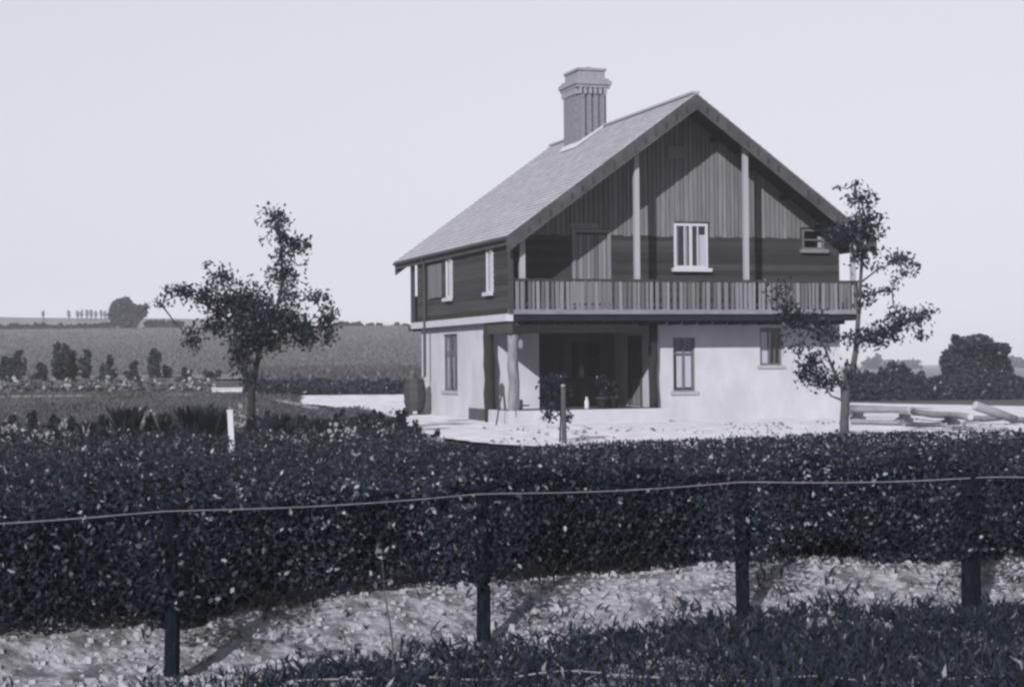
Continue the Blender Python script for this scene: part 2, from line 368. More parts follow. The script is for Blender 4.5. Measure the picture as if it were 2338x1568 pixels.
# balcony
bal = MB().box(.13, XB, 0, YW-.02, 2.955, 3.04).build('balcony', MT['timber'], H)
MB().box(-.02, XB+.01, -.05, -.004, 2.975, 3.10).build('fascia', MT['fascia'], bal)
MB().box(.0, XB+.03, -.07, .03, 3.87, 3.92).build('top_rail', MT['hboard'], bal)
MB().box(.0, XB, -.003, .035, 3.2, 3.27).build('bottom_rail', MT['timber'], bal)
x = .02
while x < XB-.1:
    wd = random.choice((.06, .075, .09, .1)); gap = random.choice((.03, .05, .08, .11))
    ubox('baluster', MT['rail'], bal, x, x+wd, -.035, -.005, 3.09, 3.87+random.uniform(-.0, .02), (0, random.uniform(-.012, .012), 0)); x += wd+gap
y = .1
while y < YW-.1:
    ubox('baluster', MT['rail'], bal, XB-.03, XB, y, y+.1, 3.05, 3.87); y += .16
MB().box(XB-.05, XB+.04, .04, YW-.03, 3.872, 3.928).build('side_rail', MT['rail'], bal)
for xa, xb_ in ((.34, .49), (3.64, 3.78), (6.91, 7.04), (10.24, 10.37)):
    zt = min(roofz(xa), roofz(xb_))-.16
    ubox('balcony_post', MT['pale'], bal, xa, xb_, .04, .17, 3.042, zt)
ubox('corner_post', MT['timber'], H, -.01, .125, -.055, .018, 2.99, 4.86)
for xx in (-.0, XB-.13):
    ubox('rear_post', MT['timber'], H, xx, xx+.12, 10.22, 10.34, 2.99, 4.86)
rb_ = MB().box(.1, XB-.1, 10.36, 10.40, 3.75, 3.85).build('rear_rail', MT['timber'], H)
for i in range(20): ubox('baluster', MT['rail'], rb_, .14+i*.52, .24+i*.52, 10.36, 10.39, 2.95, 3.75)
# porch posts
def logpost(name, x, y, r, z0, z1, m):
    p = []; R_ = []
    for i in range(8):
        t = i/7; p.append((x+random.uniform(-.02, .02), y+random.uniform(-.02, .02), z0+(z1-z0)*t)); R_.append(r*random.uniform(.88, 1.1))
    return MB().tube(p, R_, 10).build(name, m, H, True)
logpost('log_post', .21, .28, .155, -.1, 2.80, MT['logbark'])
logpost('log_post', .07, 2.05, .15, .05, 2.80, MT['bark'])
logpost('log_post', 4.56, YW-.13, .125, .38, 2.72, MT['bark'])
MB().box(.14, 3.72, .06, .2, 2.47, 2.70).build('porch_beam', MT['black'], H); MB().box(.0, .13, .06, 2.2, 2.47, 2.785).build('side_lintel', MT['timber'], H)  # beam blackened to pass as shade under the balcony, shortened to trim its shadow
# windows
def window(name, op, plane, face, m, mull=(), trans=(), curt=(), sill=True, parent=H, depth=.07, fr=.055, barm=None):
    a0, a1, z0, z1 = op; barm = barm or m
    sgn = 1
    def bx(b, u0, u1, d0, d1, zz0, zz1):
        if plane == 'y': b.box(u0, u1, face+d0, face+d1, zz0, zz1)
        else: b.box(face+d0, face+d1, u0, u1, zz0, zz1)
        return b
    f = MB(); bx(f, a0, a0+fr, 0.01, depth, z0, z1); bx(f, a1-fr, a1, 0.01, depth, z0, z1); bx(f, a0+fr, a1-fr, .012, depth-.002, z1-fr, z1); bx(f, a0+fr, a1-fr, .012, depth-.002, z0, z0+fr)
    o = f.build(name, m, parent)
    for u in mull: bx(MB(), u[0], u[1], .015, depth-.005, z0+fr, z1-fr).build('mullion', barm, o)
    for t in trans: bx(MB(), a0+fr, a1-fr, .018, depth-.008, t-.022, t+.022).build('glazing_bar', barm, o)
    us = [a0+fr]+[v for u in mull for v in u]+[a1-fr]
    for i in range(0, len(us)-1, 2): bx(MB(), us[i], us[i+1], depth-.03, depth-.024, z0+fr, z1-fr).build('pane', MT['glass'], o)
    for c in curt:
        b = MB(); n = 14
        for i in range(n):
            u0 = c[0]+(c[1]-c[0])*i/n; u1 = c[0]+(c[1]-c[0])*(i+1)/n; k = .012*(i % 2)
            bx(b, u0, u1, depth+.015+k, depth+.03+k, c[2], c[3])
        b.build('curtain', MT['curtain'], o)
    if sill: bx(MB(), a0-.09, a1+.09, -.09, .011, z0-.1, z0).build('sill', MT['fascia'] if a0 > 9 else MT['timber'] if m is MT['timber'] else MT['white'] if m is MT['white'] else MT['pale'], o)
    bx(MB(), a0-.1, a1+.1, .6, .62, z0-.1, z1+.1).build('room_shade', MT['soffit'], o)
    return o
window('window', O_up, 'y', YW-.05, MT['white'], ((5.58, 5.61), (5.74, 5.82), (5.98, 6.01)), (), ((5.99, 6.26, 4.33, 5.25), (5.32, 5.42, 4.33, 5.52), (5.62, 5.7, 4.33, 5.52)), fr=.07)
window('window', O_small, 'y', YW-.05, MT['frame'], (), (5.15,), ((9.8, 9.92, 4.9, 5.25),))
window('window', O_low1, 'y', YW+.05, MT['frame'], ((5.53, 5.57),), (1.9,), ((5.38, 5.83, .95, 1.95),))
window('window', O_low2, 'y', YW+.05, MT['frame'], ((8.2, 8.23), (8.38, 8.41)), (), ((7.98, 8.3, 1.6, 2.5),))
window('window', O_side, 'x', .2, MT['frame'], ((6.0, 6.08), (6.52, 6.60)), (1.95, 2.02), ((5.56, 5.9, .95, 1.9), (6.15, 6.45, .95, 1.9), (6.65, 7.0, .95, 1.9)))
window('window', O_s1, 'x', -.06, MT['white'], (), (), ((5.43, 5.93, 3.67, 4.78),))
window('window', O_s2, 'x', -.06, MT['white'], (), (), ((1.37, 1.81, 3.67, 4.81),))
window('window', (3.25, 4.2, 1.2, 2.3), 'y', 4.25, MT['timber'], ((3.7, 3.75),), (1.75,))
# doors
def door(name, op, plane, face, m, parent=H, boards=8, low=None):
    a0, a1, z0, z1 = op
    bx = (lambda u0, u1, d0, d1, c, e: (u0, u1, face+d0, face+d1, c, e)) if plane == 'y' else (lambda u0, u1, d0, d1, c, e: (face+d0, face+d1, u0, u1, c, e))
    o = MB().box(*bx(a0, a1, .06, .09, z0, z1)).build(name, MT['timber'], parent)
    fr = MB().box(*bx(a0-.07, a0+.03, -.035, .058, z0, z1+.06)).box(*bx(a1-.03, a1+.07, -.035, .058, z0, z1+.06)).box(*bx(a0+.03, a1-.03, -.033, .056, z1-.03, z1+.058))
    fr.build('door_frame', m, o)
    wd = (a1-a0-.08)/boards
    for i in range(boards):
        ubox('door_board', MT['rail'] if low is None else MT['timber'], o, *bx(a0+.04+i*wd, a0+.04+(i+1)*wd-.018, .035, .058, z0+.02 if low is None else low+.06, z1-.04))
        if low is not None: ubox('door_board', MT['rail'], o, *bx(a0+.04+i*wd, a0+.04+(i+1)*wd-.03, .03, .058, z0+.02, low))
    MB().tube([bx(a0+.12, 0, -.01, 0, z0+1.0, 0)[0::2], bx(a0+.12, 0, .03, 0, z0+1.0, 0)[0::2]], .02, 8).build('door_handle', MT['iron'], o)
    return o
door('door', O_door, 'y', YW, MT['rail'])
door('door', O_rdoor, 'x', 4.63, MT['timber'], boards=6, low=1.2)
door('door', (2.05, 2.95, .42, 2.4), 'y', 4.2, MT['timber'], boards=7, low=1.3)
ubox('door_lintel', MT['rail'], H, 2.15, 3.0, YW-.07, YW-.037, 5.37, 5.52)
ubox('vent_hatch', MT['board'], H, 5.08, 5.62, YW-.09, YW-.038, 7.36, 7.72)
# roof
rf = MB()
for sgn in (-1, 1):
    xe = XL if sgn < 0 else XR
    pts = [(xe, ZE-.03), (XC, ZR-.03), (XC, ZR-.13), (xe, ZE-.13)]
    rf.prism(pts, 'y', RF+.03, RB-.03)
roof = rf.build('roof', MT['soffit'], H)
TV = []; TT = []
cth = 1/math.hypot(1, SL); sth = SL*cth; slen = (XC-XL)/cth
def tile_quad(sgn, s0, s1, y0, y1, h0, h1):
    def P(s, y, h):
        x = XC+sgn*(s*cth+h*sth); z_ = ZR-s*sth+h*cth; return (x, y, z_)
    a, b, c, d = P(s0, y0, h0), P(s0, y1, h0), P(s1, y1, h1), P(s1, y0, h1)
    e, f_ = P(s1, y1, h1-.035), P(s1, y0, h1-.035)
    k, l_ = P(s0, y0, h0-.02), P(s0, y1, h0-.02)
    return [(a, b, c, d), (d, c, e, f_), (a, d, f_, k), (b, l_, e, c)]
rows = int(slen/.2)+1
for sgn in (-1, 1):
    for r in range(rows):
        s0 = max(0, r*.2-.03); s1 = min(r*.2+.2, slen+.05)
        y = RF-(.13 if r % 2 else 0)
        while y < RB:
            y0, y1 = max(RF, y+.004), min(RB, y+.256); y += .26
            if y1-y0 < .03: continue
            t = random.gauss(1, .05); dz = random.uniform(0, .008)
            q = tile_quad(sgn, s0, s1, y0, y1, .012, .035+dz); TV += q; TT += [t]*4
tiles = quads('roof_tiles', np.array(TV), TT, MT['tile'], roof); tiles['kind'] = 'stuff'
for i in range(30):
    y0 = RF+i*(RB-RF)/30; ubox('ridge_tile', MT['tile'], roof, XC-.11, XC+.11, y0+.004, y0+(RB-RF)/30-.004, ZR+.0, ZR+.065)
a = bpy.data.meshes['piece_roof_tile'].attributes.new('tone', 'FLOAT', 'FACE'); a.data.foreach_set('value', [.85]*6)
for sgn in (-1, 1):
    xe = XL if sgn < 0 else XR
    e0 = -.0
    for nm, ya, yb in (('bargeboard', RF-.05, RF+.005), ('bargeboard', RB-.005, RB+.05)):
        MB().prism([(xe, ZE-.02), (XC, ZR-.02), (XC, ZR-.44), (xe, ZE-.44)] if sgn < 0 else [(XC, ZR-.02), (xe, ZE-.02), (xe, ZE-.44), (XC, ZR-.44)], 'y', ya, yb).build(nm, MT['barge'], roof)
    xs = (xe, xe+.03) if sgn < 0 else (xe-.03, xe)
    MB().box(xs[0], xs[1], RF+.006, RB-.006, ZE-.24, ZE-.02).build('eaves_board', MT['barge'], roof)
    for k in (.2, .4, .6, .8):      # purlins running out under the overhang
        xx = XC+(xe-XC)*k; ubox('purlin', MT['soffit'], roof, xx-.06, xx+.06, RF+.01, YW+.1, roofz(xx)-.34, roofz(xx)-.18)
    for k in range(1, 17):
        xx = XC+sgn*(XC-XL)*k/18; zz = roofz(xx)
        ubox('peg', MT['hboard'], roof, xx-.03, xx+.03, RF-.062, RF-.049, zz-.33, zz-.16)
for i in range(20):
    y0 = .2+i*.55; ubox('rafter_end', MT['timber'], roof, XL+.031, .02, y0, y0+.07, ZE-.13, ZE-.05)
gut = MB()
for sgn, xx in ((-1, XL-.05),):
    gut.tube([(xx, RF+.02, ZE-.07), (xx, RB-.02, ZE-.07)], .05, 8)
gut.build('gutter', MT['iron'], roof)
MB().tube([(XL-.05, 8.25, ZE-.1), (-.1, 8.25, 4.6), (-.11, 8.25, 1.3), (-.25, 8.25, 1.12)], .045, 8).build('drainpipe', MT['iron'], H)
# chimney
x0, x1, y0, y1 = 4.50, 5.37, 6.75, 8.0
ch = MB().box(x0, x1, y0, y1, 8.1, 10.12).build('chimney', MT['brick'], roof)
def ribs(xa, xb_, face, n):
    for i in range(n):
        u = xa+(xb_-xa)*(i+.5)/n; wd = (xb_-xa)/n*.30
        if face == 'f': MB().box(u-wd, u+wd, y0-.08, y0-.001, 8.15, 10.0).build('pilaster', MT['brick'], ch)
        if face == 'r': MB().box(u-wd, u+wd, y1+.001, y1+.06, 8.15, 10.0).build('pilaster', MT['brick'], ch)
        if face == 'l': MB().box(x0-.08, x0-.001, u-wd, u+wd, 8.15, 10.0).build('pilaster', MT['brick'], ch)
        if face == 'x': MB().box(x1+.001, x1+.06, u-wd, u+wd, 8.15, 10.0).build('pilaster', MT['brick'], ch)
ribs(x0, x1, 'f', 4); ribs(x0, x1, 'r', 4); ribs(y0, y1, 'l', 4); ribs(y0, y1, 'x', 4)
for i in range(6):
    u = x0-.06+(x1-x0+.12)*(i+.5)/6
    MB().box(u-.045, u+.045, y0-.12, y0-.002, 10.002, 10.19).build('corbel', MT['cap'], ch)
for i in range(8):
    u = y0-.06+(y1-y0+.12)*(i+.5)/8
    MB().box(x0-.12, x0-.002, u-.045, u+.045, 10.002, 10.19).build('corbel', MT['cap'], ch)
for k, (e, za, zb) in enumerate(((.05, 10.12, 10.2), (.13, 10.2, 10.29), (.17, 10.29, 10.42), (.10, 10.42, 10.5), (.0, 10.5, 10.74), (.04, 10.74, 10.82))):
    MB().box(x0-e, x1+e, y0-e, y1+e, za+.001, zb).build('chimney_course', MT['cap'], ch)
for i in range(2): MB().lathe([(.13, 0), (.15, .03), (.12, .06), (.11, .08)], 12, ((x0+x1)/2, y0+.35+i*.55, 10.82)).build('flue_rim', MT['cap'], ch, True)
fl = MB()
zz = lambda x: roofz(x)+.065
fl.prism([(x0-.16, zz(x0-.16)), (x0-.07, zz(x0-.07)), (x0-.07, zz(x0-.07)+.12), (x0-.16, zz(x0-.16)+.03)], 'y', y0-.12, y1+.1)
fl.prism([(x0-.07, zz(x0-.07)), (x1, zz(x1)), (x1, zz(x1)+.07), (x0-.07, zz(x0-.07)+.1)], 'y', y0-.14, y0-.084)
fl.build('flashing', MT['lead'], ch)

# ------------------------------------------------------------------ things about the house (house coordinates -> world)
ch_, sh_ = math.cos(HYAW), math.sin(HYAW)
def hw(x, y, z): return Vector((-.08+x*ch_-y*sh_, 46.48+x*sh_+y*ch_, z))
b = empty('water_barrel', hw(-.42, 8.3, 0), HYAW); tag(b, 'dark wooden water barrel on a stand below the drainpipe', 'barrel')
ns = 16
for i in range(ns):
    t0, t1 = 2*math.pi*(i+.03)/ns, 2*math.pi*(i+.97)/ns; m_ = MB()
    zs = [.22, .45, .72, .99, 1.22]; rs = [.27, .325, .345, .325, .27]
    for zz_, r_ in zip(zs, rs):
        for t in (t0, t1):
            m_.v.append((r_*math.cos(t), r_*math.sin(t), zz_))
        for t in (t1, t0): m_.v.append(((r_-.03)*math.cos(t), (r_-.03)*math.sin(t), zz_))
    for k in range(4):
        for q in range(4):
            m_.f.append((k*4+q, k*4+(q+1) % 4, k*4+4+(q+1) % 4, k*4+4+q))
    m_.f += [(3, 2, 1, 0), (16, 17, 18, 19)]
    m_.build('stave', MT['barrel'], b)
for zz_, r_ in ((.3, .298), (.52, .338), (.92, .338), (1.14, .298)):
    MB().lathe([(r_, zz_-.022), (r_+.012, zz_-.022), (r_+.012, zz_+.022), (r_, zz_+.022)], 20).build('hoop', MT['iron'], b)
MB().lathe([(.01, 1.17), (.26, 1.17), (.26, 1.2), (.01, 1.2)], 16).build('lid', MT['barrel'], b)
for dx in (-.2, .2): MB().box(dx-.06, dx+.06, -.26, .26, 0, .219).build('stand_block', MT['timber'], b)
# tools and odds and ends on the porch
t = empty('shovel', hw(-.22, .12, .02)); tag(t, 'dark long-handled shovel leaning blade-up on the mottled log post', 'shovel')
MB().tube([(-.12, -.1, 0), (.02, .02, .75)], .022, 8).build('handle', MT['iron'], t)
MB().tube([(.02, .02, .74), (.04, .03, .82)], [.022, .03], 8).build('socket', MT['iron'], t)
MB().prism([(-.02, .8), (.1, .8), (.125, 1.0), (.09, 1.1), (.04, 1.13), (-.01, 1.1), (-.045, 1.0)], 'y', .03, .05).build('blade', MT['iron'], t)
t = tag(MB().tube([hw(.36, 1.82, .02), hw(.30, 1.9, .6), hw(.26, 1.93, 1.3)], [.03, .028, .024], 8).build('pole', MT['iron'], None), 'thin dark pole leaning against the dark porch post', 'pole')
t = empty('lantern', hw(.36, .1, 2.05), HYAW); tag(t, 'small white lantern hanging beside the mottled log post', 'lantern')
MB().lathe([(.05, 0), (.075, .03), (.075, .17), (.04, .23), (.015, .25)], 12).build('globe', MT['fascia'], t, True)
MB().tube([(0, 0, .25), (0, 0, .35), (-.13, .1, .38)], .008, 6).build('bracket', MT['iron'], t)
t = empty('boot_scraper', hw(.55, .3, .40), HYAW); tag(t, 'small dark iron boot scraper on the porch edge by the log post', 'boot scraper')
MB().box(-.16, .2, -.08, .08, 0, .04).build('base', MT['iron'], t); MB().box(-.14, -.1, -.07, .07, .041, .3).build('upright', MT['iron'], t); MB().box(-.099, .1, -.01, .01, .12, .16).build('scraper_bar', MT['iron'], t)
t = empty('milk_can', hw(2.55, 1.0, .40)); tag(t, 'small white can standing on the shaded porch floor', 'can')
MB().lathe([(.06, 0), (.065, .02), (.065, .2), (.035, .26), (.035, .3)], 12).build('body', MT['white'], t, True); MB().lathe([(.04, .3), (.042, .33)], 12).build('lid', MT['white'], t)
def potted(xh, yh, hgt, label, nm='potted_plant'):
    p = hw(xh, yh, .40); t = empty(nm, p); tag(t, label, 'plant', 'plants in pots on the porch')
    MB().lathe([(.12, 0), (.17, .28), (.185, .28), (.185, .32), (.15, .32), (.14, .26)], 14).build('pot', MT['timber'], t, True)
    MB().tube([(0, 0, .25), (.02, .01, hgt*.6)], [.015, .008], 6).build('stem', MT['bark'], t)
    V, T = blob_leaves([((0, 0, hgt*.75), (.22, .22, .25), 240), ((.08, 0, hgt*.5), (.17, .17, .2), 120)], .09, -.2)
    quads('foliage', V, T, MT['tree'], t)
potted(2.95, .85, .95, 'taller bushy pot plant on the porch floor right of the young staked tree')
potted(3.35, 1.1, .7, 'shorter pot plant beside the taller one on the porch floor')

# timber heap right of the house
def timber(a, b_, r, label, sq=False, m='log'):
    pa, pb = gp(*a), gp(*b_)
    pa.z += r*.95; pb.z += r*.95
    if len(label) > 1 and label[1]: pa.z += label[1]; pb.z += label[1]
    c = (pa+pb)/2; c.z = min(pa.z, pb.z)-r; o = empty('timber', c)
    tag(o, label[0], 'timber', 'pale timbers heaped right of the house')
    n = 4 if sq else 9; k = 7
    pts = [pa.lerp(pb, i/(k-1))-c+Vector((0, random.uniform(-.01, .01), random.uniform(-.015, .015)*(0 if sq else 1))) for i in range(k)]
    MB().tube(pts, [r*random.uniform(.93, 1.05) for _ in range(k)], n).build('log_body', MT[m], o, not sq)
    for e, q in ((pts[0], pts[0]-pts[1]), (pts[-1], pts[-1]-pts[-2])):
        d = q.normalized(); MB().tube([e+d*.001, e+d*.012], [r*.9, r*.85], n).build('sawn_end', MT['render'], o)
    return o
timber((1945, 972), (2062, 975), 0.092, ('squared white baulk lying lowest of the heap beside the tree trunk', 0.00), True)
timber((2068, 976), (2160, 978), 0.069, ('short pale baulk lying end to end with the squared white one', 0.00), True)
timber((2150, 984), (2300, 985), 0.060, ('long thin pale log along the front of the heap', 0.00))
timber((1945, 955), (2075, 958), 0.097, ('thick pale log on top of the heap next to the tree trunk', 0.17))
timber((2085, 960), (2215, 972), 0.092, ('thick pale log in the middle of the heap, right of the topmost one', 0.14))
timber((2200, 968), (2285, 964), 0.078, ('pale log lying under the slanting one at the right of the heap', 0.05))
timber((2300, 970), (2336, 968), 0.078, ('last pale log at the right edge of the heap', 0.02))
pa, pb = gp(2320, 972), at(2225, 925, gp(2320, 972).y-.3); pa.z += .15
c = pa.copy(); c.z -= .15; o = empty('timber', c); tag(o, 'pale log propped up at a slant at the right of the heap', 'timber', 'pale timbers heaped right of the house')
MB().tube([pa-c, (pa+pb)/2-c, pb-c], [.1, .12, .12], 9).build('log_body', MT['log'], o, True)
MB().tube([pb-c, pb-c+(pb-pa).normalized()*.012], [.11, .1], 9).build('sawn_end', MT['render'], o)
for i, (xx, yy, lab) in enumerate(((1958, 962, 'dark bearer block under the heap nearest the tree trunk'), (2065, 966, 'dark bearer block under the heap between the two thick logs'), (2170, 972, 'dark bearer block under the heap below the middle log'))):
    p = gp(xx, yy); o = empty('bearer_block', p); tag(o, lab, 'wood block', 'bearers under the timber heap')
    MB().box(-.16, .16, -.3, .3, 0, .14).build('block', MT['timber'], o)
    MB().box(-.1, .1, -.27, .27, .141, .24).build('block', MT['timber'], o)

# ------------------------------------------------------------------ trees
def tree_px(name, label, base, Y, limbs, blobs, leaf, dens, m_leaf, m_bark, spread=.8, cat='tree', pale=.03, droop=-.45, group=None):
    o = empty(name, base); tag(o, label, cat, group); P = lambda q, dy=0: at(q[0], q[1], Y+dy)-base
    tr = MB()
    for k, (pts, r0, r1) in enumerate(limbs):
        n = len(pts); dy = 0 if k == 0 else random.uniform(-.5, .5)*spread
        V = [P(q, dy*i/max(1, n-1)) for i, q in enumerate(pts)]
        tr.tube(V, [r0+(r1-r0)*i/(n-1) for i in range(n)], 7)
    B = []; ends = [P(q) for pts, _, _ in limbs for q in pts[1:]]
    for (bx_, by_, rx, ry, d) in blobs:
        dy = random.uniform(-1, 1)*spread; c = P((bx_, by_), dy); s = Y/FPX
        n = max(6, int(dens*d*rx*ry/1000)); B.append((tuple(c), (rx*s, max(.25, .75*rx*s), ry*s), n))
        near = min(ends, key=lambda e: (e-c).length); mid = near.lerp(c, .5)+Vector((0, 0, -.08))
        tr.tube([near, mid, c], [.022, .014, .006], 5)
        for _ in range(3):
            e = c+Vector((random.uniform(-1, 1)*rx*s, random.uniform(-.6, .6)*rx*s, random.uniform(-1, 1)*ry*s))*.85; tr.tube([c, c.lerp(e, .5)+Vector((0, 0, .03)), e], [.009, .006, .003], 4)
    tr.build('trunk', m_bark, o, True)
    V, T = blob_leaves(B, leaf, droop, .1, pale)
    quads('crown', V, T, m_leaf, o); return o
c6 = lambda x, y: (331+.4055*x, 450.6+.4055*y)
def cb(fn, sc, L): return [(*fn(a, b), c*sc, d*sc, e) for a, b, c, d, e in L]
apple = cb(c6, .4055, [(735,120,75,60,1),(860,270,65,55,1),(770,220,50,70,.9),(770,330,50,60,.8),(780,440,85,70,1),(430,450,65,60,.8),(200,530,95,45,.9),(80,600,55,28,.5),(340,385,25,28,.4),(340,560,75,60,1),(460,600,115,100,1.2),(600,600,115,110,1.2),(740,700,130,110,1.5),(620,760,130,110,1.4),(540,880,70,110,1.3),(400,720,85,60,1.1),(260,790,50,65,.9),(850,720,85,80,1.2),(930,760,65,65,1.2),(1030,690,48,95,1),(950,560,75,50,.6),(820,550,60,45,.8),(1030,800,32,40,.8),(900,820,42,42,.9),(700,820,65,50,1.2),(590,1010,50,60,.5),(905,380,14,40,.4),(650,245,12,25,.5)])
bA = gp(578, 1004); YA = bA.y
L6 = lambda *q: [c6(*p) for p in q]
tree_px('apple_tree', 'ragged leafy tree with tall lopsided top left of the house', bA, YA,
    [(L6((608,1385),(600,1250),(602,1100),(615,1000),(640,890),(660,780)), .095, .055), (L6((660,780),(740,640),(775,480),(770,330),(745,130)), .06, .012), (L6((640,890),(560,760),(470,600),(430,450)), .05, .012), (L6((560,760),(400,640),(220,530),(90,600)), .035, .008), (L6((650,800),(800,740),(940,740),(1030,690)), .05, .01), (L6((602,1080),(560,960),(530,870)), .045, .015), (L6((775,480),(820,350),(865,260)), .025, .008)],
    apple, .115, 350, MT['tree'], MT['bark'], .9)
c7 = lambda x, y: (1749+.4225*x, 371+.4225*y)
L7 = lambda *q: [c7(*p) for p in q]
rt_ = cb(c7, .4225, [(485,112,45,20,.5),(390,130,32,16,.35),(525,200,75,50,.7),(465,195,50,35,.4),(520,330,95,75,1.2),(560,385,60,50,1.2),(430,400,65,50,1),(350,360,50,40,.7),(500,500,60,70,.8),(575,470,55,30,.4),(600,572,50,22,.4),(715,525,80,48,.7),(790,550,42,30,.5),(745,600,50,30,.5),(690,640,32,30,.4),(640,690,65,25,.45),(540,700,55,40,.4),(540,750,50,45,.45),(740,850,105,60,.8),(840,820,75,42,.6),(640,920,90,60,.9),(845,940,42,30,.6),(560,945,80,50,.9),(480,955,55,50,.8),(690,790,32,30,.35),(150,855,110,80,.55),(280,875,85,70,.6),(70,700,70,80,.3),(330,935,75,50,.6),(100,800,60,60,.4),(250,1090,80,75,.8),(300,1170,80,60,.8),(210,1150,50,60,.7),(365,1200,50,40,.7),(440,1130,40,50,.6),(150,1000,60,40,.4)])
bR = gp(1927, 1012); YRt = bR.y
tree_px('garden_tree', 'slender forked tree standing before the right corner of the house', bR, YRt,
    [(L7((421,1520),(420,1400),(425,1300),(432,1230)), .1, .085), (L7((432,1240),(465,1120),(485,1000),(495,850),(508,650),(520,450),(505,260),(480,115)), .075, .01), (L7((425,1250),(385,1170),(345,1080),(320,1010),(240,900),(150,850)), .045, .008), (L7((425,1290),(350,1260),(290,1180)), .03, .008), (L7((490,960),(560,945),(660,910),(830,820)), .035, .007), (L7((508,650),(600,580),(720,530)), .025, .006), (L7((432,1240),(425,1130),(440,1060)), .06, .01), (L7((508,660),(600,700),(680,690)), .018, .005)],
    rt_, .11, 300, MT['tree'], MT['bark2'], .7)
c3 = lambda x, y: (887.9+.3296*x, 516.8+.3296*y)
L3 = lambda *q: [c3(*p) for p in q]
bY = gp(1281, 1012)
tree_px('young_tree', 'small young tree in front of the dark porch, tied to a stake', bY, bY.y,
    [(L3((1183,1500),(1186,1400),(1190,1290),(1160,1180)), .022, .012)], cb(c3, .3296, [(1130,1110,75,60,1.2),(1150,1250,65,48,1),(1100,1310,42,42,.5),(1220,1150,38,50,.9),(1240,1320,28,45,.4),(1180,1050,45,30,.7)]), .1, 700, MT['tree'], MT['bark'], .12)
bS = gp(1288, 1014); tp = at(*c3(1205, 1105), bS.y)
o = empty('tree_stake', bS); tag(o, 'pale wooden stake beside the small young tree', 'stake')
MB().tube([(0, 0, -.1), (tp-bS)*.5, (tp-bS)], [.055, .05, .05], 7).build('shaft', MT['bark2'], o); MB().tube([(tp-bS), (tp-bS)+Vector((0, 0, .03))], [.05, .03], 7).build('bevelled_top', MT['pale'], o)
bS = gp(531, 1044); tp = at(526, 935, bS.y)
o = empty('marker_post', bS); tag(o, 'upright white painted post among dark plants near the leafy tree', 'post')
d_ = tp-bS; MB().prism([(-.05, -.05), (.05, -.05), (.05, .05), (-.05, .05)], 'z', -.15, d_.z-.03).build('shaft', MT['white'], o); MB().box(-.06, .06, -.06, .06, d_.z-.029, d_.z).build('cap', MT['white'], o)
o.rotation_euler = (0, math.radians(-2.5), 0)

# ------------------------------------------------------------------ bushes, hedges and far trees
def bush(name, label, cat, pxs, Y, leaf, dens, m, group=None, pale=.03, trunk=None, droop=0.0, base=None, bark='bark', ragged=True):
    """pxs: list of (px, py, rx, ry); Y depth"""
    s = Y/FPX; xs = [p[0] for p in pxs]; c0 = at(sum(xs)/len(xs), 800, Y); base = base or Vector((c0.x, Y, float(g(c0.x, Y))))
    o = empty(name, base); tag(o, label, cat, group)
    B = []
    if ragged:
        pxs = list(pxs)+[(p[0]+random.uniform(-1, 1)*p[2], p[1]+random.uniform(-1, .5)*p[3], p[2]*random.uniform(.2, .45), p[3]*random.uniform(.2, .45)) for p in pxs for _ in range(5)]
    for (a, b_, rx, ry) in pxs:
        c = at(a, b_, Y+random.uniform(-.5, .5)*rx*s)-base; B.append((tuple(c), (rx*s, rx*s*.9, ry*s), max(10, int(dens*rx*ry))))
    V, T = blob_leaves(B, leaf, droop, .35, pale); quads('foliage', V, T, m, o)
    st = MB()
    for (c, r, n) in B:
        c = Vector(c); st.tube([Vector((c.x*.35, c.y*.3, -.05)), Vector((c.x*.7, c.y*.7, c.z*.5)), c], [max(.02, .03*leaf/.1), max(.015, .022*leaf/.1), .01], 5)
    st.build('stems', MT[bark], o); return o
# right: hedge and round tree
Yh = 74
hp = []
x = 1945
while x < 2350:
    top = 848 + 14*math.sin(x*.03)+random.uniform(-8, 8)
    if x > 2255: top = 870-(x-2255)*.15
    hp.append((x, (top+945)/2, 26, (945-top)/2)); x += 17
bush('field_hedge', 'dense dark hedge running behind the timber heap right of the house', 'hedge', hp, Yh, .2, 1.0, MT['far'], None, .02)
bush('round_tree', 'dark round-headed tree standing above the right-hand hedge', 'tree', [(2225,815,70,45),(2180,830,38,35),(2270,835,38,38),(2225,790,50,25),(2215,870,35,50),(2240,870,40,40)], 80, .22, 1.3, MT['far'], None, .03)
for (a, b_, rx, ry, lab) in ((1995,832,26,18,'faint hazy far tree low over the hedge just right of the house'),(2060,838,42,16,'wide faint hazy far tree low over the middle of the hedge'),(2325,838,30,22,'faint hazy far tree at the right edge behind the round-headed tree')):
    bush('distant_tree', lab, 'tree', [(a,b_,rx,ry),(a-rx*.5,b_+8,rx*.6,ry*.7),(a+rx*.5,b_+8,rx*.6,ry*.7),(a,b_+30,rx*.8,ry)], 480, 1.6, .5, MT['far'], 'hazy far trees')
